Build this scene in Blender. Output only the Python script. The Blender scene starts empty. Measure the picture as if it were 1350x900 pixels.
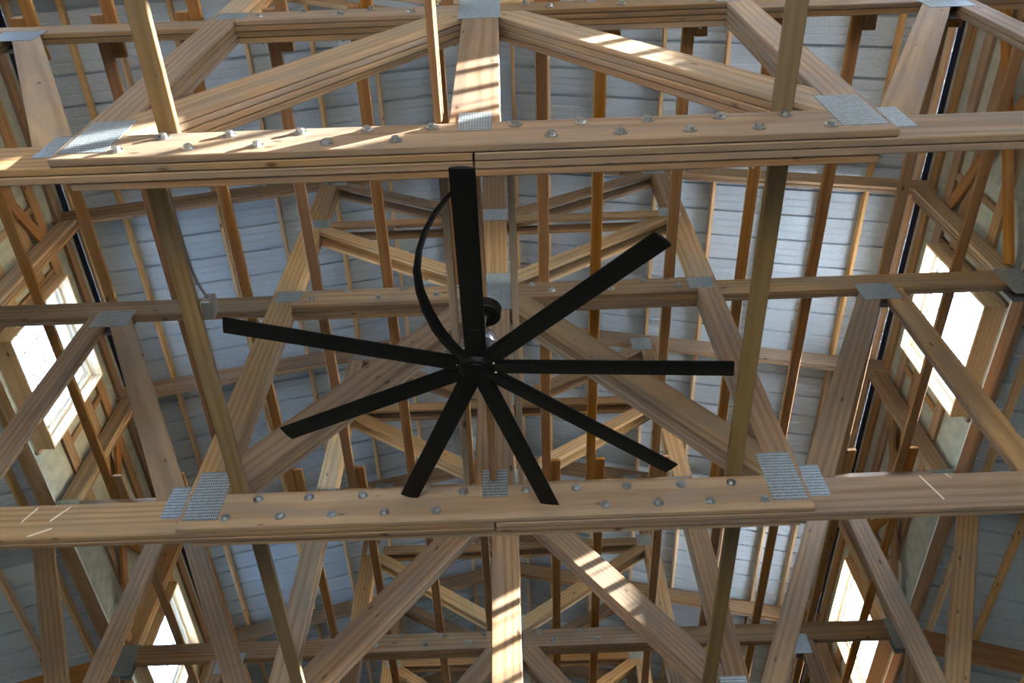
import bpy, bmesh, math, random
from mathutils import Vector, Matrix
random.seed(7)
S = bpy.context.scene
COL = S.collection

# ------------------------------------------------------------------ camera
# X across the barn, Y along the ridge, Z up; the camera is the origin height
F_PX = 1132.7
PITCH, ROLL, YAW = 0.9884, -0.0319, -0.0047
cam_d = bpy.data.cameras.new('camera')
cam = bpy.data.objects.new('camera', cam_d); COL.objects.link(cam)
cam_d.sensor_width = 36.0
cam_d.lens = F_PX / 1350.0 * 36.0
cam_d.clip_start = 0.05
fwd = Vector((math.sin(YAW)*math.cos(PITCH), math.cos(YAW)*math.cos(PITCH), math.sin(PITCH)))
rgt = Vector((math.cos(YAW), -math.sin(YAW), 0)); up = rgt.cross(fwd)
c_, s_ = math.cos(ROLL), math.sin(ROLL)
rgt2 = rgt*c_ + up*s_; up2 = up*c_ - rgt*s_
cam.matrix_world = Matrix(((rgt2.x, up2.x, -fwd.x, 0.149), (rgt2.y, up2.y, -fwd.y, 0),
                           (rgt2.z, up2.z, -fwd.z, 0), (0, 0, 0, 1)))
S.camera = cam

# ------------------------------------------------------------------ light
SUN_DIR = Vector((-1.0, 0.20, -0.58)).normalized()
w = bpy.data.worlds.new('sky'); S.world = w; w.use_nodes = True
wn = w.node_tree.nodes; wl = w.node_tree.links
bg = wn['Background']
sky = wn.new('ShaderNodeTexSky'); sky.sky_type = 'NISHITA'; sky.sun_disc = False
sky.sun_elevation = math.asin(-SUN_DIR.z)
sky.sun_rotation = math.atan2(-SUN_DIR.x, -SUN_DIR.y)
sky.air_density = 1.0; sky.dust_density = 0.7; sky.ozone_density = 1.0
wl.new(sky.outputs[0], bg.inputs[0]); bg.inputs[1].default_value = 1.05
sun_d = bpy.data.lights.new('sun', 'SUN'); sun_d.energy = 13.0; sun_d.angle = 0.012
sun_d.color = (1.0, 0.95, 0.88)
sun = bpy.data.objects.new('sun', sun_d); COL.objects.link(sun)
sun.rotation_euler = SUN_DIR.to_track_quat('-Z', 'Y').to_euler()
sun.location = (20, -6, 20)
vs = S.view_settings
vs.view_transform = 'Standard'; vs.look = 'None'; vs.exposure = 3.1; vs.gamma = 1.0
vs.use_curve_mapping = False
S.cycles.use_denoising = True
S.cycles.max_bounces = 10; S.cycles.diffuse_bounces = 6
S.cycles.transparent_max_bounces = 16
S.cycles.sample_clamp_indirect = 6.0
S.cycles.caustics_reflective = False; S.cycles.caustics_refractive = False

# ------------------------------------------------------------------ materials
def mat(name):
    m = bpy.data.materials.new(name); m.use_nodes = True
    nt = m.node_tree; b = nt.nodes['Principled BSDF']
    return m, nt, b
def N(nt, t, **kw):
    n = nt.nodes.new(t)
    for k, v in kw.items(): setattr(n, k, v)
    return n
def mix(nt, a, b, fac, mode='MIX'):
    n = N(nt, 'ShaderNodeMix', data_type='RGBA', blend_type=mode)
    for sock, v in ((n.inputs[6], a), (n.inputs[7], b), (n.inputs[0], fac)):
        if hasattr(v, 'is_linked') or hasattr(v, 'links'): nt.links.new(v, sock)
        elif isinstance(v, (int, float)): sock.default_value = v
        else: sock.default_value = (*v, 1)
    return n.outputs[2]
def mth(nt, op, a, b=None):
    n = N(nt, 'ShaderNodeMath', operation=op)
    for i, v in enumerate((a, b)):
        if v is None: continue
        if isinstance(v, (int, float)): n.inputs[i].default_value = v
        else: nt.links.new(v, n.inputs[i])
    return n.outputs[0]
def ramp(nt, src, p0, p1, c0=(0, 0, 0), c1=(1, 1, 1)):
    r = N(nt, 'ShaderNodeValToRGB'); nt.links.new(src, r.inputs[0])
    r.color_ramp.elements[0].position = p0; r.color_ramp.elements[1].position = p1
    r.color_ramp.elements[0].color = (*c0, 1); r.color_ramp.elements[1].color = (*c1, 1)
    return r.outputs[0]

def wood(name, light, dark, stain=(.30, .26, .22), stain_amt=.45, knot=(.07, .035, .018), var=.22, rough=.72):
    m, nt, b = mat(name); L = nt.links
    tc = N(nt, 'ShaderNodeTexCoord'); oi = N(nt, 'ShaderNodeObjectInfo')
    off = N(nt, 'ShaderNodeVectorMath', operation='SCALE')
    cmb = N(nt, 'ShaderNodeCombineXYZ')
    L.new(oi.outputs['Random'], cmb.inputs[0]); L.new(oi.outputs['Random'], cmb.inputs[2])
    L.new(cmb.outputs[0], off.inputs[0]); off.inputs[3].default_value = 37.0
    add = N(nt, 'ShaderNodeVectorMath', operation='ADD')
    L.new(tc.outputs['Object'], add.inputs[0]); L.new(off.outputs[0], add.inputs[1])
    def mp(sx, sy, sz):
        v = N(nt, 'ShaderNodeMapping'); v.inputs['Scale'].default_value = (sx, sy, sz)
        L.new(add.outputs[0], v.inputs[0]); return v.outputs[0]
    def noise(vec, scale, detail=4, dist=0.0):
        n = N(nt, 'ShaderNodeTexNoise'); n.inputs['Scale'].default_value = scale
        n.inputs['Detail'].default_value = detail; n.inputs['Distortion'].default_value = dist
        L.new(vec, n.inputs['Vector']); return n.outputs['Fac']
    # growth rings sliced by the board: stretched rings bent by slow noise, plus fine fibre
    wv = N(nt, 'ShaderNodeTexWave', wave_type='RINGS', rings_direction='X', wave_profile='SIN')
    wv.inputs['Scale'].default_value = 7.5; wv.inputs['Distortion'].default_value = 5.0
    wv.inputs['Detail'].default_value = 3; wv.inputs['Detail Scale'].default_value = .35
    ctr = N(nt, 'ShaderNodeMapping'); ctr.inputs['Scale'].default_value = (.16, 1.0, 1.0)
    shf = N(nt, 'ShaderNodeVectorMath', operation='ADD'); L.new(tc.outputs['Object'], shf.inputs[0])
    wr = N(nt, 'ShaderNodeTexWhiteNoise', noise_dimensions='1D'); L.new(mth(nt, 'ADD', oi.outputs['Random'], 3.7), wr.inputs['W'])
    sft = N(nt, 'ShaderNodeVectorMath', operation='MULTIPLY_ADD'); L.new(wr.outputs['Color'], sft.inputs[0])
    sft.inputs[1].default_value = (4.0, .30, .34); sft.inputs[2].default_value = (-2.0, -.22, -.17)
    L.new(sft.outputs[0], shf.inputs[1]); L.new(shf.outputs[0], ctr.inputs[0]); L.new(ctr.outputs[0], wv.inputs['Vector'])
    fine = noise(mp(1.2, 55, 55), 3.0, 6)
    fib = noise(mp(.7, 14, 14), 2.0, 4, .3)
    bands = ramp(nt, wv.outputs['Fac'], .35, 1.0)
    g = mth(nt, 'ADD', mth(nt, 'MULTIPLY', bands, .26), mth(nt, 'ADD', mth(nt, 'MULTIPLY', fine, .45), mth(nt, 'MULTIPLY', fib, .40)))
    col = mix(nt, light, dark, ramp(nt, g, .28, .80))
    big = noise(mp(1.1, 3.0, 4.0), 1.6, 4, .6)
    col = mix(nt, col, stain, mth(nt, 'MULTIPLY', ramp(nt, big, .42, .72), stain_amt))
    # knots
    vo = N(nt, 'ShaderNodeTexVoronoi', feature='F1'); vo.inputs['Scale'].default_value = 1.0
    vo.inputs['Randomness'].default_value = 1.0
    L.new(mp(3.2, 7.0, 9.0), vo.inputs['Vector'])
    kn = ramp(nt, vo.outputs['Distance'], .05, .12, (1, 1, 1), (0, 0, 0))
    sel = N(nt, 'ShaderNodeSeparateColor'); L.new(vo.outputs['Color'], sel.inputs[0])
    ksel = mth(nt, 'GREATER_THAN', sel.outputs[0], .3)
    col = mix(nt, col, knot, mth(nt, 'MULTIPLY', mth(nt, 'MULTIPLY', kn, ksel), .9))
    # board to board variation
    hs = N(nt, 'ShaderNodeHueSaturation'); L.new(col, hs.inputs['Color'])
    wn2 = N(nt, 'ShaderNodeTexWhiteNoise', noise_dimensions='1D'); L.new(oi.outputs['Random'], wn2.inputs['W'])
    sp = N(nt, 'ShaderNodeSeparateColor'); L.new(wn2.outputs['Color'], sp.inputs[0])
    L.new(mth(nt, 'ADD', mth(nt, 'MULTIPLY', sp.outputs[0], var*2), 1-var), hs.inputs['Value'])
    L.new(mth(nt, 'ADD', mth(nt, 'MULTIPLY', sp.outputs[1], .34), .86), hs.inputs['Saturation'])
    L.new(mth(nt, 'ADD', mth(nt, 'MULTIPLY', sp.outputs[2], .010), .491), hs.inputs['Hue'])
    L.new(hs.outputs[0], b.inputs['Base Color'])
    b.inputs['Roughness'].default_value = rough
    b.inputs['Specular IOR Level'].default_value = .3
    bp = N(nt, 'ShaderNodeBump'); bp.inputs['Strength'].default_value = .25; bp.inputs['Distance'].default_value = .004
    L.new(g, bp.inputs['Height']); L.new(bp.outputs[0], b.inputs['Normal'])
    return m

M = {}
M['truss'] = wood('truss_lumber', (.37, .262, .160), (.20, .128, .070), stain=(.19, .165, .140), stain_amt=.7, var=.26)
M['joist'] = wood('joist_lumber', (.33, .178, .068), (.23, .110, .038), stain_amt=.2, var=.15)
M['brace'] = wood('brace_lumber', (.25, .180, .085), (.16, .110, .050), stain=(.16, .13, .10), stain_amt=.6, var=.12)
M['stud'] = wood('stud_lumber', (.35, .235, .14), (.23, .14, .075), stain_amt=.4)
M['purlin'] = wood('purlin_lumber', (.68, .50, .29), (.52, .34, .17), stain_amt=.15)
M['liner'] = wood('liner_pine', (.74, .58, .38), (.60, .43, .25), stain_amt=.05, var=.08)
M['board'] = wood('weathered_lumber', (.40, .32, .23), (.27, .20, .13), stain_amt=.5)

def plain(name, col, rough=.5, metal=0.0, noise=0.0, scale=30, bump=0.0):
    m, nt, b = mat(name); L = nt.links
    b.inputs['Base Color'].default_value = (*col, 1)
    b.inputs['Roughness'].default_value = rough; b.inputs['Metallic'].default_value = metal
    if noise or bump:
        tc = N(nt, 'ShaderNodeTexCoord'); n = N(nt, 'ShaderNodeTexNoise')
        n.inputs['Scale'].default_value = scale; n.inputs['Detail'].default_value = 5
        L.new(tc.outputs['Object'], n.inputs['Vector'])
        if noise:
            c0 = tuple(max(0, c*(1-noise)) for c in col); c1 = tuple(min(1, c*(1+noise)) for c in col)
            L.new(ramp(nt, n.outputs['Fac'], .3, .7, c0, c1), b.inputs['Base Color'])
        if bump:
            bp = N(nt, 'ShaderNodeBump'); bp.inputs['Strength'].default_value = bump; bp.inputs['Distance'].default_value = .002
            L.new(n.outputs['Fac'], bp.inputs['Height']); L.new(bp.outputs[0], b.inputs['Normal'])
    return m
M['fleece'] = plain('grey_fleece', (.43, .515, .605), .9, 0, .10, 55, .35)
M['galv'] = plain('pale_roof_paint', (.72, .73, .74), .5)
M['osb'] = plain('sheathing', (.37, .40, .38), .85, 0, .16, 9, .2)
M['membrane'] = plain('blue_black_membrane', (.012, .018, .05), .6)
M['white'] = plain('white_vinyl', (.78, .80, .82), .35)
M['fan'] = plain('black_fan_paint', (.0035, .004, .0045), .5, 0, .1, 60)
M['fan'].node_tree.nodes['Principled BSDF'].inputs['Specular IOR Level'].default_value = .25
M['chrome'] = plain('brushed_motor_steel', (.55, .60, .68), .22, 1.0)
M['zinc'] = plain('zinc_hardware', (.45, .48, .49), .33, .95, .3, 120)
M['box'] = plain('galvanised_box', (.42, .44, .45), .35, .9, .15, 60)
M['cable'] = plain('grey_cable', (.16, .16, .17), .5)
M['floor'] = plain('packed_earth_floor', (.27, .215, .16), .8, 0, .12, 1.5)
M['ground'] = plain('gravel_ground', (.30, .27, .21), .95, 0, .2, .8)
M['chalk'] = plain('pale_splinter', (.85, .80, .70), .9)
M['screw'] = plain('white_screw', (.75, .75, .72), .4)
M['dark_reflect'] = plain('dark_reflection', (.01, .01, .012), .4)

def plate_mat():
    m, nt, b = mat('galvanised_nail_plate'); L = nt.links
    tc = N(nt, 'ShaderNodeTexCoord'); sp = N(nt, 'ShaderNodeSeparateXYZ'); L.new(tc.outputs['Object'], sp.inputs[0])
    def tri(o, per):
        return mth(nt, 'ABSOLUTE', mth(nt, 'SUBTRACT', mth(nt, 'FRACT', mth(nt, 'DIVIDE', o, per)), .5))
    a = tri(sp.outputs[2], .0254); c = tri(sp.outputs[0], .0127)
    slot = mth(nt, 'MULTIPLY', mth(nt, 'GREATER_THAN', a, .27), mth(nt, 'GREATER_THAN', c, .2))
    n = N(nt, 'ShaderNodeTexNoise'); n.inputs['Scale'].default_value = 40; L.new(tc.outputs['Object'], n.inputs['Vector'])
    col = mix(nt, ramp(nt, n.outputs['Fac'], .35, .65, (.40, .47, .51), (.54, .61, .64)), (.07, .09, .10), mth(nt, 'MULTIPLY', slot, .85))
    L.new(col, b.inputs['Base Color'])
    b.inputs['Metallic'].default_value = .75; b.inputs['Roughness'].default_value = .40
    bp = N(nt, 'ShaderNodeBump'); bp.inputs['Strength'].default_value = .7; bp.inputs['Distance'].default_value = .003
    bp.invert = True
    L.new(slot, bp.inputs['Height']); L.new(bp.outputs[0], b.inputs['Normal'])
    return m
M['plate'] = plate_mat()

def glass_mat():
    m = bpy.data.materials.new('window_glass'); m.use_nodes = True; nt = m.node_tree
    for n in list(nt.nodes): nt.nodes.remove(n)
    o = N(nt, 'ShaderNodeOutputMaterial'); t = N(nt, 'ShaderNodeBsdfTransparent'); g = N(nt, 'ShaderNodeBsdfGlossy')
    t.inputs[0].default_value = (.95, .97, .97, 1); g.inputs['Roughness'].default_value = .03
    mx = N(nt, 'ShaderNodeMixShader'); mx.inputs[0].default_value = .05
    nt.links.new(t.outputs[0], mx.inputs[1]); nt.links.new(g.outputs[0], mx.inputs[2])
    nt.links.new(mx.outputs[0], o.inputs[0])
    return m
M['glass'] = glass_mat()

# ------------------------------------------------------------------ helpers
def link(o, parent=None):
    COL.objects.link(o)
    if parent is not None: o.parent = parent
    return o
def obj(name, me, m, parent=None, loc=(0, 0, 0), rot=None):
    o = bpy.data.objects.new(name, me); link(o, parent); o.location = loc
    if rot is not None: o.rotation_euler = rot
    if m is not None and not me.materials: me.materials.append(M[m])
    return o
def empty(name, loc):
    o = bpy.data.objects.new(name, None); o.empty_display_size = .1; link(o); o.location = loc; return o
def tag(o, label, cat, group=None):
    o['label'] = label; o['category'] = cat
    if group: o['group'] = group
    return o
def struct(o, label=None, cat=None):
    o['kind'] = 'structure'
    if label: o['label'] = label; o['category'] = cat
    return o
def copy_tree(o, parent=None):
    c = o.copy(); COL.objects.link(c); c.parent = parent
    for ch in list(o.children): copy_tree(ch, c)
    return c
def to_mesh(bm, name, smooth=False):
    bmesh.ops.recalc_face_normals(bm, faces=bm.faces[:])
    me = bpy.data.meshes.new(name); bm.to_mesh(me); bm.free()
    if smooth:
        for p in me.polygons: p.use_smooth = True
    return me
_boxes = {}
def box_mesh(l, wy, h, m, bev=.003):
    """chamfered board, long axis X"""
    k = (round(l, 4), round(wy, 4), round(h, 4), m, bev)
    if k not in _boxes:
        bm = bmesh.new(); bmesh.ops.create_cube(bm, size=1)
        bmesh.ops.scale(bm, vec=(l, wy, h), verts=bm.verts[:])
        if bev: bmesh.ops.bevel(bm, geom=bm.edges[:], offset=bev, segments=1, affect='EDGES')
        me = to_mesh(bm, 'board'); me.materials.append(M[m]); _boxes[k] = me
    return _boxes[k]
def board(name, x0, x1, y0, y1, z0, z1, m, parent=None, axis='X', bev=.005, base=(0, 0, 0)):
    """axis aligned board whose grain runs along axis; coordinates in world, base = parent's place"""
    d = (x1-x0, y1-y0, z1-z0); c = Vector(((x0+x1)/2, (y0+y1)/2, (z0+z1)/2)) - Vector(base)
    if axis == 'X': me = box_mesh(d[0], d[1], d[2], m, bev); rot = None
    elif axis == 'Y': me = box_mesh(d[1], d[0], d[2], m, bev); rot = (0, 0, math.pi/2)
    else: me = box_mesh(d[2], d[1], d[0], m, bev); rot = (0, -math.pi/2, 0)
    return obj(name, me, None, parent, c, rot)
def clip(poly, a, b, c):
    """keep a*x+b*z<=c"""
    out = []
    for i, p in enumerate(poly):
        q = poly[(i+1) % len(poly)]
        dp = a*p[0]+b*p[1]-c; dq = a*q[0]+b*q[1]-c
        if dp <= 0: out.append(p)
        if dp*dq < 0:
            t = dp/(dp-dq); out.append((p[0]+(q[0]-p[0])*t, p[1]+(q[1]-p[1])*t))
    return out
def ply_mesh(p0, p1, width, t, m, cuts=()):
    """board between two points of the x-z plane, ends cut by half planes; local X is the grain"""
    d = Vector((p1[0]-p0[0], p1[1]-p0[1])); L = d.length; d /= L; n = Vector((-d.y, d.x))
    e = .5
    cs = [(-e, -width/2), (L+e, -width/2), (L+e, width/2), (-e, width/2)] if cuts else \
         [(0, -width/2), (L, -width/2), (L, width/2), (0, width/2)]
    poly = [(p0[0]+d.x*u+n.x*v, p0[1]+d.y*u+n.y*v) for u, v in cs]
    for cu in cuts: poly = clip(poly, *cu)
    mid = Vector((p0[0]+d.x*L/2, p0[1]+d.y*L/2))
    bm = bmesh.new()
    def loc(p, y):
        r = Vector(p)-mid; return (r.x*d.x+r.y*d.y, y, r.x*n.x+r.y*n.y)
    a = [bm.verts.new(loc(p, -t/2)) for p in poly]; b = [bm.verts.new(loc(p, t/2)) for p in poly]
    bm.faces.new(a); bm.faces.new(b[::-1])
    for i in range(len(poly)):
        j = (i+1) % len(poly); bm.faces.new((a[i], b[i], b[j], a[j]))
    bmesh.ops.recalc_face_normals(bm, faces=bm.faces[:])
    bmesh.ops.bevel(bm, geom=bm.edges[:], offset=.005, segments=1, affect='EDGES')
    me = to_mesh(bm, 'ply'); me.materials.append(M[m])
    ang = math.atan2(d.y, d.x)
    return me, mid, (0, -ang, 0)
def lathe(prof, n=32, smooth=True):
    bm = bmesh.new(); rings = []
    for r, z in prof:
        if r < 1e-6: rings.append([bm.verts.new((0, 0, z))])
        else: rings.append([bm.verts.new((r*math.cos(2*math.pi*k/n), r*math.sin(2*math.pi*k/n), z)) for k in range(n)])
    for A, B in zip(rings, rings[1:]):
        for k in range(n):
            j = (k+1) % n
            if len(A) == 1 and len(B) == 1: continue
            if len(A) == 1: bm.faces.new((A[0], B[k], B[j]))
            elif len(B) == 1: bm.faces.new((A[k], A[j], B[0]))
            else: bm.faces.new((A[k], A[j], B[j], B[k]))
    me = to_mesh(bm, 'lathe', smooth)
    if smooth: me.set_sharp_from_angle(angle=math.radians(28))
    return me

# ------------------------------------------------------------------ dimensions
Y1, D = 1.3367, 2.2556
def TY(n): return Y1 + (n-1)*D
LAY = [(0.0, .0365), (.0395, .076), (.0790, .1155), (.1190, .1555)]
ZB0, ZB1 = 3.60, 3.886        # bottom chord
ZU0, ZU1 = 6.12, 6.352        # upper chord
RIDGE, SL = 9.47, .27         # upper edge of the top chord
TCV = .235*math.sqrt(1+SL*SL) # top chord depth measured plumb
def ztop(x): return RIDGE - SL*abs(x)
LZ, LS = 6.25, .33            # upper edge of the side roof's rafters at x = 4.45
DOOR, FILL_DOORZ = 3.0, 1.4          # unseen doorway added in the near end wall to let in fill daylight
def zlow(x): return LZ - LS*(abs(x)-4.45)

# ------------------------------------------------------------------ the setting
ceiling = struct(empty('ceiling', (0, 5.5, RIDGE)), 'grey felt-backed ribbed metal roof underside on pale purlins', 'roof')
YA, YB = -5.3, -5.3+21*.9144
def panel_mesh(run):
    """one ribbed roofing sheet, ribs run along local X (down the slope), 0.914 wide in Y"""
    prof = []
    for k in range(3):
        y = k*.3048
        prof += [(y, 0), (y+.005, .032), (y+.031, .032), (y+.036, 0)]
        for s in (.125, .205):
            prof += [(y+s, 0), (y+s+.008, .004), (y+s+.016, .004), (y+s+.024, 0)]
    prof.append((.9144+.002, 0))
    bm = bmesh.new()
    lo = [[bm.verts.new((x, y, z)) for y, z in prof] for x in (0, run)]
    hi = [[bm.verts.new((x, y, z+.004)) for y, z in prof] for x in (0, run)]
    for i in range(len(prof)-1):
        bm.faces.new((lo[0][i], lo[0][i+1], lo[1][i+1], lo[1][i]))
        bm.faces.new((hi[0][i], hi[1][i], hi[1][i+1], hi[0][i+1])).material_index = 1
    for k in (0, 1):
        for i in range(len(prof)-1): bm.faces.new((lo[k][i], lo[k][i+1], hi[k][i+1], hi[k][i]))
    for i in (0, len(prof)-1): bm.faces.new((lo[0][i], lo[1][i], hi[1][i], hi[0][i]))
    me = to_mesh(bm, 'roof_sheet'); me.materials.append(M['fleece']); me.materials.append(M['galv']); return me
ang_t = math.atan(SL); ang_l = math.atan(LS)
pm = panel_mesh(5.05*math.sqrt(1+SL*SL)); pl = panel_mesh(5.2*math.sqrt(1+LS*LS))
cb = Vector(ceiling.location)
np_ = 21
for side in (1, -1):
    for k in range(np_):
        y = YA + k*.9144
        o = obj('roof_panel', pm, None, ceiling)
        if side > 0: o.location = Vector((0.0, y, RIDGE+.092)) - cb; o.rotation_euler = (0, ang_t, 0)
        else: o.location = Vector((0.0, y+.9144, RIDGE+.092)) - cb; o.rotation_euler = (0, ang_t, math.pi)
ceiling_side = {}
for side, nm in ((1, 'right'), (-1, 'left')):
    r = struct(empty('ceiling_'+nm, (side*4.5, 5.5, LZ)), 'lower side roof of grey ribbed sheets outside the %s clerestory wall' % nm, 'roof')
    ceiling_side[side] = r
    for k in range(np_):
        y = YA + k*.9144
        o = obj('roof_panel', pl, None, r)
        if side > 0: o.location = Vector((4.504, y, zlow(4.504)+.092)) - Vector(r.location); o.rotation_euler = (0, ang_l, 0)
        else: o.location = Vector((-4.504, y+.9144, zlow(4.504)+.092)) - Vector(r.location); o.rotation_euler = (0, ang_l, math.pi)
# purlins, two bays long
cuts_y = [YA, TY(-1)+.08, TY(1)+.08, TY(3)+.08, TY(5)+.08, YB]
for ax in (.24, .62, 1.2, 1.8, 2.42, 3.03, 3.55, 3.95, 4.395):
    for side in (1, -1):
        for a, b in zip(cuts_y, cuts_y[1:]):
            zc = ztop(ax) + .0445 + .002
            me = box_mesh(b-a-.006, .038, .089, 'purlin')
            obj('purlin', me, None, ceiling, Vector((side*ax, (a+b)/2, zc)) - cb, (side*ang_t if 0 else 0, 0, math.pi/2))
for ax in (4.70, 5.15, 5.75, 6.36, 6.97, 7.6, 8.2):
    for side in (1, -1):
        for a, b in zip(cuts_y, cuts_y[1:]):
            me = box_mesh(b-a-.006, .038, .089, 'purlin')
            obj('purlin', me, None, ceiling_side[side], Vector((side*ax, (a+b)/2, zlow(ax)+.0465)) - Vector(ceiling_side[side].location), (0, 0, math.pi/2))
# side roof rafters, one pair over each truss
for side in (1, -1):
    r = ceiling_side[side]
    for n in range(0, 7):
        for la in (1, 2):
            y = TY(n) + sum(LAY[la])/2
            xa, xb = 4.46, 9.4
            me, mid, rot = ply_mesh((side*xa, zlow(xa)-.143), (side*xb, zlow(xb)-.143), .27, .038, 'joist', [(-side, 0, -xa)])
            obj('rafter', me, None, r, Vector((mid.x, y, mid.y)) - Vector(r.location), rot)

# clerestory walls
XW = 4.45       # inner face of the studs
WIN = [(n, TY(n)+.46, TY(n)+1.66) for n in (-2, 0, 2, 4)]
WZ0, WZ1 = 6.43, 7.62
wn_i = 0
for side, nm in ((1, 'right'), (-1, 'left')):
    wall = struct(empty('wall_'+nm, (side*XW, 5.5, 6.2)), 'framed clerestory wall with studs and pale sheathing on the %s side' % nm, 'wall')
    wb = Vector(wall.location)
    def wbd(name, xa, xb, y0, y1, z0, z1, m, axis):
        lo, hi = sorted((side*xa, side*xb)); return board(name, lo, hi, y0, y1, z0, z1, m, wall, axis, base=wb)
    WT = ztop(4.5) - .03
    # girts laid flat along the wall, cut at the window openings
    def runs(z0, z1):
        y = YA; out = []
        for n, a, b in WIN:
            if z1 > WZ0-.07 and z0 < WZ1+.07: out.append((y, a-.062)); y = b+.062
        out.append((y, YB)); return out
    for z0, z1 in ((7.70, 7.84), (7.36, 7.50), (6.80, 6.94)):
        for y0, y1 in runs(z0, z1): wbd('girt', XW, XW+.038, y0, y1, z0, z1, 'stud', 'Y')
    wbd('girt', XW-.002, XW+.060, YA, YB, 6.15, 6.30, 'stud', 'Y')
    wbd('girt', XW-.008, XW+.038, YA, YB, 8.05, 8.16, 'stud', 'Y')
    wbd('daylight_gap_strip', XW+.030, XW+.0385, YA, YB, 6.302, 6.37, 'white', 'Y')  # white strip coloured in as daylight showing through a gap at the wall foot
    wbd('membrane_strip', 4.430, XW+.05, YA, YB, 8.298, 8.303, 'membrane', 'Y')
    # upright trimmers, cripples and blocks
    for n, a, b in WIN:
        for y in (a-.060, b+.022): wbd('trimmer', XW+.001, XW+.039, y, y+.038, 6.372, 7.695, 'stud', 'Z')
        wbd('header', XW+.001, XW+.039, a-.02, b+.02, WZ1+.022, WZ1+.060, 'stud', 'Y')
    for n in range(-1, 6):
        for y in (TY(n)+.24, TY(n)+1.98):
            for z0, z1 in ((6.945, 7.355), (7.505, 7.695)): wbd('block', XW+.002, XW+.037, y, y+.07, z0, z1, 'stud', 'Z')
    # crossed braces in the bays without a window
    for n in (-1, 1, 3):
        ya, yb = TY(n)+.17, TY(n+1)+.02
        for xo_, (z0, z1) in ((4.424, (6.42, 7.62)), (4.385, (7.66, 6.40))):
            L_ = math.hypot(yb-ya, z1-z0); al = math.atan2(z1-z0, yb-ya)
            o = obj('wall_brace', box_mesh(L_, .0365, .12, 'joist', .003), None, wall, Vector((side*xo_, (ya+yb)/2, (z0+z1)/2)) - wb)
            o.rotation_euler = Matrix(((0, -1, 0), (math.cos(al), 0, -math.sin(al)), (math.sin(al), 0, math.cos(al)))).to_euler()
    # sheathing sheets with the window openings left free
    sx0, sx1 = XW+.040, XW+.052
    segs = []; y = YA
    for n, a, b in WIN:
        segs.append((y, a)); segs.append((a, b, 'w')); y = b
    segs.append((y, YB))
    for sg in segs:
        if len(sg) == 3:
            wbd('sheathing', sx0, sx1, sg[0], sg[1], 6.301, WZ0, 'osb', 'Y'); wbd('sheathing', sx0, sx1, sg[0], sg[1], WZ1, 8.325, 'osb', 'Y')
        else:
            y0 = sg[0]
            while y0 < sg[1]-1e-3:
                y1 = min(sg[1], y0+1.22); wbd('sheathing', sx0, sx1, y0, y1, 6.301, 8.325, 'osb', 'Y'); y0 = y1
    # windows
    for n, a, b in WIN:
        wn_i += 1
        win = struct(empty('window_%d' % wn_i, (side*XW, (a+b)/2, WZ0)), 'white gridded clerestory window in a deep pine liner box', 'window')
        vb = Vector(win.location)
        def v(name, xa, xb, y0, y1, z0, z1, m, axis, parent=win):
            lo, hi = sorted((side*xa, side*xb)); return board(name, lo, hi, y0, y1, z0, z1, m, parent, axis, .002, vb)
        xi, xo = 4.30, XW+.0525
        v('liner_head', xi, xo, a-.02, b+.02, WZ1, WZ1+.02, 'liner', 'Y')
        v('liner_sill', xi, xo, a-.02, b+.02, WZ0-.02, WZ0, 'liner', 'Y')
        v('liner_jamb', xi, xo, a-.02, a, WZ0, WZ1, 'liner', 'Z'); v('liner_jamb', xi, xo, b, b+.02, WZ0, WZ1, 'liner', 'Z')
        fx0, fx1, fw = XW-.03, XW+.06, .04
        v('frame', fx0, fx1, a, b, WZ1-fw, WZ1, 'white', 'Y'); v('frame', fx0, fx1, a, b, WZ0, WZ0+fw, 'white', 'Y')
        v('frame', fx0, fx1, a, a+fw, WZ0+fw, WZ1-fw, 'white', 'Z'); v('frame', fx0, fx1, b-fw, b, WZ0+fw, WZ1-fw, 'white', 'Z')
        gx0, gx1, sw = XW-.005, XW+.03, .045
        A, B, C, E_ = a+fw, b-fw, WZ0+fw, WZ1-fw
        v('sash_rail', gx0, gx1, A, B, E_-sw, E_, 'white', 'Y'); v('sash_rail', gx0, gx1, A, B, C, C+sw, 'white', 'Y')
        v('sash_stile', gx0, gx1, A, A+sw, C+sw, E_-sw, 'white', 'Z'); v('sash_stile', gx0, gx1, B-sw, B, C+sw, E_-sw, 'white', 'Z')
        A += sw; B -= sw; C += sw; E_ -= sw
        nc, nr = 4, 4
        for k in range(1, nc): v('muntin', XW+.006, XW+.018, A+(B-A)*k/nc-.008, A+(B-A)*k/nc+.008, C, E_, 'white', 'Z')
        for k in range(1, nr): v('muntin', XW+.0055, XW+.0175, A, B, C+(E_-C)*k/nr-.008, C+(E_-C)*k/nr+.008, 'white', 'Y')
        for i in range(nc):
            for j in range(nr):
                v('pane', XW+.010, XW+.014, A+(B-A)*i/nc+.008, A+(B-A)*(i+1)/nc-.008, C+(E_-C)*j/nr+.008, C+(E_-C)*(j+1)/nr-.008, 'glass', 'Y')
# gable wall at the far end
gw = struct(empty('wall_end', (0, YB, 6.0)), 'boarded gable wall closing the far end of the roof', 'wall')
for k in range(-23, 23):
    x0, x1 = k*.2, k*.2+.197
    me, mid, rot = ply_mesh(((x0+x1)/2, 5.4), ((x0+x1)/2, 9.8), .197, .02, 'stud', [(0, -1, -5.6), (SL, 1, RIDGE+.07), (-SL, 1, RIDGE+.07)])
    obj('plank', me, None, gw, Vector((mid.x, YB+.01, mid.y)) - Vector(gw.location), rot)
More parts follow.
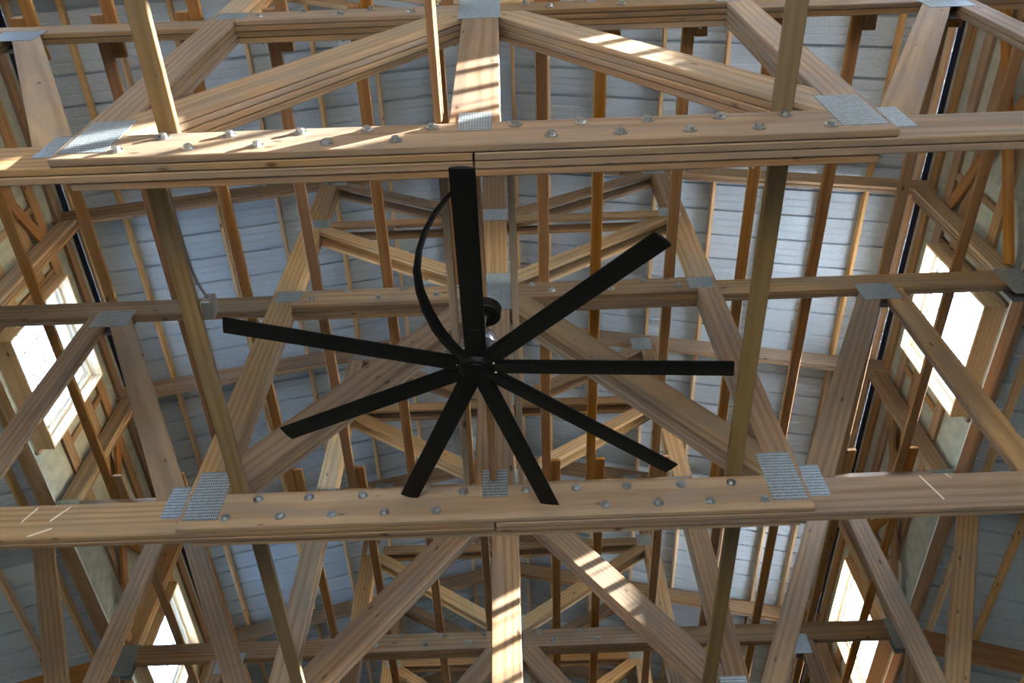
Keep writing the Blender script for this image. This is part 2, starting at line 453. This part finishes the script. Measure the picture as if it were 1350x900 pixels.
# unseen gable and lower walls added to block daylight; doorway added for fill light
def wall_box(name, x0, x1, y0, y1, z0, z1, label, m='osb'):
    struct(board(name, x0, x1, y0, y1, z0, z1, m, None, 'X', 0), label, 'wall')
EAVE = zlow(9.45)+.06
wall_box('wall_lower_right', 9.45, 9.55, YA, YB, -1.6, EAVE, 'added sheathed side wall blocking daylight under the right side roof')
wall_box('wall_lower_left', -9.55, -9.45, YA, YB, -1.6, EAVE, 'added sheathed side wall blocking daylight under the left side roof')
wall_box('wall_lower_end', -9.45, 9.45, YB+.02, YB+.1, -1.6, 5.6, 'added sheathed wall blocking daylight below the far gable')
wall_box('wall_door_side_1', -9.45, -DOOR, YA-.1, YA, -1.6, FILL_DOORZ, 'sheathed wall beside the doorway added for fill light')
wall_box('wall_door_side_2', DOOR, 9.45, YA-.1, YA, -1.6, FILL_DOORZ, 'sheathed wall on the other side of the doorway added for fill light')
for nm_, yy in (('wall_gable_near', YA-.05), ('wall_gable_far', YB+.06)):
    bm = bmesh.new()
    zl = FILL_DOORZ if yy < 0 else 5.6
    P_ = [(-9.45, zl), (9.45, zl), (9.45, max(zl+.001, zlow(9.45)+.07)), (4.6, zlow(4.6)+.07), (4.6, ztop(4.6)+.07), (0, RIDGE+.07), (-4.6, ztop(4.6)+.07), (-4.6, zlow(4.6)+.07), (-9.45, max(zl+.001, zlow(9.45)+.07))]
    if yy > 0: P_ = [(-6.6, zl), (6.6, zl), (4.6, zlow(4.6)+.07), (4.6, ztop(4.6)+.07), (0, RIDGE+.07), (-4.6, ztop(4.6)+.07), (-4.6, zlow(4.6)+.07)]
    fa = bm.faces.new([bm.verts.new((x, yy, z)) for x, z in P_])
    ex = bmesh.ops.extrude_face_region(bm, geom=[fa]); bmesh.ops.translate(bm, vec=(0, .02, 0), verts=[e for e in ex['geom'] if isinstance(e, bmesh.types.BMVert)])
    struct(obj(nm_, to_mesh(bm, nm_), 'osb'), 'sheathed gable wall', 'wall')
# floor and ground
def slab(name, x0, x1, y0, y1, z, m):
    bm = bmesh.new(); bmesh.ops.create_cube(bm, size=1)
    bmesh.ops.scale(bm, vec=(x1-x0, y1-y0, .1), verts=bm.verts[:])
    return obj(name, to_mesh(bm, name), m, None, ((x0+x1)/2, (y0+y1)/2, z-.05))
struct(slab('floor', -9.5, 9.5, -8, 16, -1.6, 'floor'), 'bare packed-earth barn floor below the trusses', 'floor')
struct(slab('ground', -70, 70, -60, 80, -1.72, 'ground'), 'open gravel ground around the barn', 'ground')

# ------------------------------------------------------------------ one truss
def bolt_mesh():
    bm = bmesh.new()
    def cyl(r, y0, y1, n, ph=0):
        a = [bm.verts.new((r*math.cos(2*math.pi*k/n+ph), y0, r*math.sin(2*math.pi*k/n+ph))) for k in range(n)]
        b = [bm.verts.new((r*math.cos(2*math.pi*k/n+ph), y1, r*math.sin(2*math.pi*k/n+ph))) for k in range(n)]
        bm.faces.new(a); bm.faces.new(b[::-1])
        for k in range(n): bm.faces.new((a[k], b[k], b[(k+1) % n], a[(k+1) % n]))
    cyl(.031, -.004, 0, 20); cyl(.0185, -.019, -.004, 6, .3); cyl(.014, -.0215, -.019, 12)
    cyl(.009, -.004, .188, 8)      # shank right through the plies
    cyl(.027, .1556, .159, 14); cyl(.017, .159, .172, 6, .1)
    me = to_mesh(bm, 'bolt'); me.materials.append(M['zinc']); return me
BOLT = bolt_mesh()
T0 = Vector((0, 0, ZB0))
def build_truss():
    t = empty('roof_truss', (0, 0, ZB0))
    def ply(name, p0, p1, width, layers, cuts=(), m='truss'):
        me, mid, rot = ply_mesh(p0, p1, width, .0365, m, cuts)
        return [obj(name, me, None, t, (mid.x, sum(LAY[l])/2, mid.y-ZB0), rot) for l in layers]
    def rect(name, x0, x1, z0, z1, layers, axis='X', m='truss'):
        return [board(name, x0, x1, *LAY[l], z0, z1, m, t, axis, base=T0) for l in layers]
    def plate(x0, x1, z0, z1, lay, back=True, parent=None):
        ys = [LAY[lay][0]-.0013] + ([LAY[3-lay][1]+.0013] if back else [])
        for y in ys:
            obj('nail_plate', box_mesh(x1-x0, .0026, z1-z0, 'plate', 0), None, t, ((x0+x1)/2, y, (z0+z1)/2-ZB0))
    # bottom chord: two inner plies butted at midspan, outer splice boards with bolts
    rect('bottom_chord_ply', -8, -.004, ZB0+.002, ZB1, (1,)); rect('bottom_chord_ply', -8, -.005, ZB0-.003, ZB1, (2,))
    rect('bottom_chord_ply', .004, 8, ZB0-.004, ZB1, (1,)); rect('bottom_chord_ply', .003, 8, ZB0-.001, ZB1, (2,))
    s0 = rect('splice_board', -1.862, 1.862, ZB0, ZB1, (0,))[0]; rect('splice_board', -1.80, 1.80, ZB0+.006, ZB1, (3,))
    rot_inv = s0.matrix_basis.inverted()
    for sx in (-1, 1):
        for x in (.345, .65, .96, 1.265, 1.585): obj('bolt', BOLT, None, s0, (sx*x, -.019, ZB0+.078-(ZB0+ZB1)/2), (0, random.random()*2, 0))
        for x in (.19, .49, .795, 1.12, 1.425): obj('bolt', BOLT, None, s0, (sx*x, -.019, ZB1-.058-(ZB0+ZB1)/2), (0, random.random()*2, 0))
    # upper chord
    rect('upper_chord_ply', -4.43, -.003, ZU0, ZU1, (1, 2)); rect('upper_chord_ply', .003, 4.43, ZU0, ZU1, (1, 2))
    for sx in (-1, 1):
        x0, x1 = sorted((sx*.124, sx*1.678))
        u = rect('splice_board', x0, x1, ZU0, ZU1, (0, 3))[0]
        for x, z in ((.31, .19), (.48, .085), (.77, .195), (.97, .08), (1.25, .195), (1.53, .085)):
            obj('bolt', BOLT, None, u, (sx*x-(x0+x1)/2, -.019, z-(ZU1-ZU0)/2), (0, random.random()*2, 0))
    # king post
    rect('king_post_ply', -.12, .12, ZB1, ztop(0)-TCV-.02, (0, 3), 'Z')
    rect('king_post_ply', -.12, .12, ZB1, ZU0, (1, 2), 'Z'); rect('king_post_ply', -.12, .12, ZU1, ztop(0)-TCV-.02, (1, 2), 'Z')
    for sx in (-1, 1):
        xa, xb = sorted((sx*1.68, sx*1.865)); xm = sx*1.7725
        zt = lambda x: ztop(x)-TCV
        tc = (sx*SL, 1, RIDGE-TCV-.001)      # stays below the top chord
        ply('post_ply', (xm, ZB1), (xm, 8.9), .185, (0, 3), [(0, -1, -ZB1), tc])
        rect('post_ply', xa, xb, ZB1, ZU0, (1, 2), 'Z')
        ply('post_ply', (xm, ZU1), (xm, 8.9), .185, (1, 2), [(0, -1, -ZU1), tc])
        # web diagonals
        ply('web_diagonal_ply', (sx*.2, 6.05), (sx*1.6, 6.05-1.385*1.4), .235, (0, 1, 2, 3),
            [(-sx, 0, -.121), (sx, 0, 1.679), (0, -1, -ZB1), (0, 1, ZU0)])
        # outer bay
        x0, x1 = sorted((sx*3.2, sx*3.37)); rect('outer_post_ply', x0, x1, ZB1, ZU0, (1, 2), 'Z')
        ply('outer_diagonal_ply', (sx*2.0, 3.95), (sx*3.03, 5.95), .180, (1, 2), [(0, -1, -ZB1), (0, 1, ZU0), (sx, 0, 3.199), (-sx, 0, -1.866)])
        ply('outer_diagonal_ply', (sx*3.44, 4.0), (sx*4.27, 5.62), .180, (1, 2), [(0, -1, -ZB1), (0, 1, ZU0), (-sx, 0, -3.371)])
        # heel post
        x0, x1 = sorted((sx*4.26, sx*4.425))
        ply('heel_post_ply', (sx*4.3425, ZU1), (sx*4.3425, 8.2), .165, (1, 2, 3), [(0, -1, -ZU1), tc])
        # top chord
        ply('top_chord_ply', (0, RIDGE-TCV/2), (sx*4.9, ztop(4.9)-TCV/2), .235, (1, 2), [(-sx, 0, -.001), (sx, 0, 4.95)])
        # upper tier: paired members with a gap between
        x0, x1 = sorted((sx*.121, sx*1.679))
        rect('tie_ply', x0, x1, 7.575, 7.70, (0, 3))
        ply('upper_diagonal_ply', (sx*.37, 6.62), (sx*1.6, 6.62+.72*1.23), .14, (0, 3), [(-sx, 0, -.121), (sx, 0, 1.679), (0, 1, 7.574), (0, -1, -ZU1-.002)])
        ply('upper_diagonal_ply', (sx*.30, 7.838), (sx*1.6, 8.618), .14, (0, 3), [(-sx, 0, -.121), (sx, 0, 1.679), (0, -1, -7.701)])
        # nail plates
        def sp(x0, x1, z0, z1, lay, back=True):
            a, b = sorted((sx*x0, sx*x1)); plate(a, b, z0, z1, lay, back)
        sp(1.632, 1.840, 3.665, 4.085, 0); sp(1.873, 2.000, 3.73, 4.0, 1, False)
        sp(2.995, 3.300, 5.94, 6.20, 1); sp(1.62, 1.825, 6.165, 6.335, 0)
        sp(4.22, 4.46, 5.95, 6.36, 1)
        sp(1.60, 1.80, 7.56, 7.74, 0); sp(1.58, 1.82, 8.60, 8.86, 0)
    plate(-.075, .080, 3.775, 4.015, 0, False); plate(-.15, .135, 5.93, 6.53, 0); plate(-.13, .13, 7.6, 7.85, 0)
    return t
truss = build_truss()
LAB = {1: 'four-ply timber truss with sunlit bolted lower chord, hung before the fan',
       2: 'four-ply timber truss just behind the fan, its lower chord marked with pale splinters',
       3: 'timber truss with sun bars on its king post, beyond the splinter-marked truss',
       4: 'timber roof truss standing next beyond the one with the sunlit king post',
       5: 'dim timber roof truss second from the far gable wall',
       6: 'dim timber roof truss next to the far gable wall'}
for n in range(1, 7):
    t = truss if n == 1 else copy_tree(truss)
    t.location = (0, TY(n), ZB0)
    tag(t, LAB[n], 'roof truss', 'roof trusses in a row')
    if n == 2:
        for b_ in [c for p_ in t.children for c in p_.children if c.name.startswith('bolt') and abs(c.location.x-.345) < .01 and c.location.z < 0]: bpy.data.objects.remove(b_)
        for x0, z0, x1, z1 in ((-2.78, 3.86, -2.83, 3.74), (-2.58, 3.86, -2.66, 3.74), (-2.62, 3.68, -2.74, 3.62), (2.58, 3.87, 2.64, 3.66), (2.74, 3.88, 2.76, 3.84)):
            me, mid, rot = ply_mesh((x0, z0), (x1, z1), .006, .002, 'chalk')
            obj('splinter', me, None, t, (mid.x, .0375, mid.y-ZB0), rot)

# ------------------------------------------------------------------ lateral boards on the chords
def ybeam(name, x0, x1, y0, y1, z0, z1, m, label, cat, group):
    o = board(name, x0, x1, y0, y1, z0, z1, m, None, 'Y'); return tag(o, label, cat, group)
JX = [-3.88, -3.27, -2.71, -2.11, -1.50, -.90, -.33, .42, .855, 1.48, 2.09, 2.69, 3.31, 3.92]
for x in JX:
    for k, (a, b) in enumerate(((YA, TY(1)+.28), (TY(1)-.02, TY(3)+.25), (TY(3)-.25, TY(5)+.25), (TY(5)-.2, YB-.1))):
        dx = .094 if k in (0, 2) else 0
        side = 'left' if x < 0 else 'right'
        ybeam('lateral_brace', x-.045+dx, x+.045+dx, a, b, ZU1+.001, ZU1+.039, 'joist',
              'flat orange-brown brace laid along the roof across the upper truss chords', 'brace', 'flat braces on the upper chords')
for xs, side in (((-1.42, -1.55, -1.52, -1.53), 'left'), ((1.43, 1.45, 1.50, 1.50), 'right')):
    for k, (a, b) in enumerate(((YA, TY(1)+.16), (TY(1)-.0, TY(2)+.155), (TY(2)+.16, TY(4)+.15), (TY(4)+.155, YB-.1))):
        x = xs[k]
        ybeam('bottom_brace', x-.048, x+.048, a if k != 1 else TY(1)+.165, b, ZB1+.001, ZB1+.039, 'brace',
              {'left': 'dark olive-brown flat brace over the lower chords, in line with the junction box', 'right': 'dark olive-brown flat brace over the lower chords, across the fan from the box'}[side], 'brace', 'flat braces on the lower chords')
BW = 'weathered grey board on edge beside the king posts above the fan'
ybeam('mount_board', -.186, -.148, YA, TY(1)-.003, ZB1+.001, ZB1+.14, 'joist', 'sunlit board on edge running up to the near truss king post', 'board', None)
ybeam('mount_board', -.186, -.148, TY(1)+.158, TY(2)+.25, ZB1+.001, ZB1+.09, 'board', BW, 'board', 'boards flanking the king posts')
ybeam('mount_board', .142, .180, TY(1)+.158, TY(2)+.25, ZB1+.001, ZB1+.09, 'board', BW, 'board', 'boards flanking the king posts')
ybeam('fan_mount_board', -.028, .012, TY(1)+.158, TY(2)-.010, ZB1+.02, ZB1+.16, 'joist', 'brown mounting board on edge that carries the black ceiling fan', 'board', None)

# ------------------------------------------------------------------ ceiling fan
SC = 1.045
nrm = Vector((.12, -.239, .964)).normalized()
FC = Vector((.149, 0, 0)) + (Vector((-.044, 2.377, 3.3)) - Vector((.149, 0, 0)))*SC
R_ = 1.195*SC
fan = empty('ceiling_fan', FC)
exv = Vector((0, 1, 0)).cross(nrm).normalized(); eyv = nrm.cross(exv)
HUBL = .057
fan.matrix_world = Matrix(((exv.x, eyv.x, nrm.x, FC.x), (exv.y, eyv.y, nrm.y, FC.y), (exv.z, eyv.z, nrm.z, FC.z), (0, 0, 0, 1)))
tag(fan, 'large black nine-blade ceiling fan hanging tilted from a short rod', 'ceiling fan')
def fpart(name, me, m, parent=None, loc=(0, 0, 0), rot=None): return obj(name, me, m, parent or fan, loc, rot)
UPZ = (0, 0, HUBL)
hub = fpart('hub', lathe([(0, -.012), (.056, -.012), (.060, -.006), (.064, -.010), (.074, -.008), (.088, .006), (.092, .016), (.092, .052), (.07, .06), (0, .06)], 48), 'fan', None, UPZ)
fpart('motor_housing', lathe([(.0, .060), (.086, .061), (.098, .072), (.100, .150), (.095, .195), (.080, .228), (.050, .248), (.02, .255), (0, .256)], 48), 'chrome', None, UPZ)
refl = bmesh.new()  # dark curved patch: a reflection painted onto the motor housing
rings = [[refl.verts.new((.1006*math.cos(a_), .1006*math.sin(a_), z_)) for a_ in [math.radians(-75+k*4) for k in range(13)]] for z_ in (.085, .145)]
for k in range(12): refl.faces.new((rings[0][k], rings[0][k+1], rings[1][k+1], rings[1][k]))
fpart('motor_reflection', to_mesh(refl, 'label', True), 'dark_reflect', None, UPZ)
fpart('downrod', lathe([(0, .30), (.012, .30), (.012, .47), (0, .47)], 16), 'zinc')
fpart('canopy', lathe([(0, .428), (.022, .428), (.024, .440), (.066, .440), (.068, .434), (.078, .434), (.082, .440), (.082, .495), (0, .495)], 48), 'fan')
def blade_mesh(L0, L1, wid):
    """extruded hollow aerofoil: flat bottom, curved top, slightly pitched"""
    bm = bmesh.new(); prof = []
    nseg = 8
    for k in range(nseg+1):
        u = k/nseg; prof.append((-wid/2+wid*u, .010*math.sin(math.pi*u)**.8+.003))
    for k in range(nseg, -1, -1):
        u = k/nseg; prof.append((-wid/2+wid*u, -.003 - .003*math.sin(math.pi*u)))
    p = math.radians(2.5)
    rings = []
    for x in (L0, L1-.004, L1):
        sc = 1 if x < L1 else .94
        rings.append([bm.verts.new((x, (y*math.cos(p)-z*math.sin(p))*sc, (y*math.sin(p)+z*math.cos(p))*sc)) for y, z in prof])
    n = len(prof)
    for a, b in zip(rings, rings[1:]):
        for i in range(n): bm.faces.new((a[i], a[(i+1) % n], b[(i+1) % n], b[i]))
    bm.faces.new(rings[0]); bm.faces.new(rings[-1][::-1])
    return to_mesh(bm, 'fan_blade')
BL = blade_mesh(.088, R_, .106); BL.materials.append(M['fan'])
def bracket_mesh():
    bm = bmesh.new(); bmesh.ops.create_cube(bm, size=1)
    bmesh.ops.scale(bm, vec=(.20, .060, .008), verts=bm.verts[:])
    bmesh.ops.bevel(bm, geom=bm.edges[:], offset=.0025, segments=2, affect='EDGES')
    me = to_mesh(bm, 'bracket'); me.materials.append(M['fan']); return me
BR = bracket_mesh()
SCW = lathe([(0, -.004), (.005, -.003), (.006, .001), (0, .001)], 10); SCW.materials.append(M['screw'])
angs = [-87.4, -46.8, -5.6, 35.2, 73.3, 113.7, 153.5, -165.6]
for a in angs:
    bl = obj('fan_blade', BL, None, fan, (0, 0, HUBL+.026), (0, math.atan(HUBL/1.15), math.radians(a)))
    obj('blade_bracket', BR, None, bl, (.19, 0, -.008), (math.radians(2.5), 0, 0))
for a in (-26, 15, -176, 176+18, -60): obj('hub_screw', SCW, None, hub, (.100*math.cos(math.radians(a)), .098*math.sin(math.radians(a)), .012))
# the ninth blade: bowed, seen nearly on edge
CUR = [(612, 478, .058), (601, 468, .060), (588, 455, .058), (575, 438, .054), (562, 414, .046), (552, 388, .038), (548, 362, .033), (551, 335, .028), (559, 310, .027), (572, 286, .026), (588, 266, .025), (604, 250, .025)]
def on_plane(u, v):
    d = fwd*F_PX + rgt2*(u-675) - up2*(v-450); o = Vector((.149, 0, 0))
    t = (FC-o).dot(nrm)/d.dot(nrm); P = o + d*t - FC
    return Vector((P.dot(exv), P.dot(eyv)))
pts = [(on_plane(u, v), wd) for u, v, wd in CUR]
bm = bmesh.new(); rings = []
for i, (p, wd) in enumerate(pts):
    tg = (pts[min(i+1, len(pts)-1)][0] - pts[max(i-1, 0)][0]).normalized(); nn = Vector((-tg.y, tg.x))
    k = min(1, i/4); tl = math.radians(8+30*k)
    rings.append([bm.verts.new((p.x+nn.x*s*wd*.5, p.y+nn.y*s*wd*.5, .03+h+s*wd*.5*math.tan(tl)*.6)) for s, h in ((-1, -.002), (-.5, .004), (0, .006), (.5, .004), (1, -.002), (0, -.005))])
for a, b in zip(rings, rings[1:]):
    for i in range(6): bm.faces.new((a[i], a[(i+1) % 6], b[(i+1) % 6], b[i]))
bm.faces.new(rings[0]); bm.faces.new(rings[-1][::-1])
nb = fpart('fan_blade', to_mesh(bm, 'bowed_blade', True), 'fan'); nb['label'] = 'bowed narrow black blade curving round beside the long one'

# ------------------------------------------------------------------ junction box on the brace
jb = empty('junction_box', (-1.447, 2.33, 3.89)); tag(jb, 'small galvanised electrical box with a cable on the dark lower brace', 'electrical box')
jbb = Vector(jb.location)
def jbp(name, x0, x1, y0, y1, z0, z1, m, bev=.002): return board(name, x0, x1, y0, y1, z0, z1, m, jb, 'X', bev, jbb)
jbp('box_body', -1.500, -1.448, 2.27, 2.37, 3.926, 4.02, 'box'); jbp('cover', -1.448, -1.444, 2.266, 2.374, 3.922, 4.024, 'zinc')
cu = bpy.data.curves.new('cable', 'CURVE'); cu.dimensions = '3D'; cu.bevel_depth = .007; cu.bevel_resolution = 3
spn = cu.splines.new('BEZIER'); cp = [(-1.475, 2.27, 3.975), (-1.50, 2.17, 3.965), (-1.505, 2.0, 3.935), (-1.505, 1.6, 3.932)]
spn.bezier_points.add(len(cp)-1)
for bpnt, p in zip(spn.bezier_points, cp): bpnt.co = Vector(p)-jbb; bpnt.handle_left_type = bpnt.handle_right_type = 'AUTO'
tmp = bpy.data.objects.new('tmp', cu); COL.objects.link(tmp)
me = bpy.data.meshes.new_from_object(tmp); bpy.data.objects.remove(tmp)
me.materials.clear(); obj('cable', me, 'cable', jb)
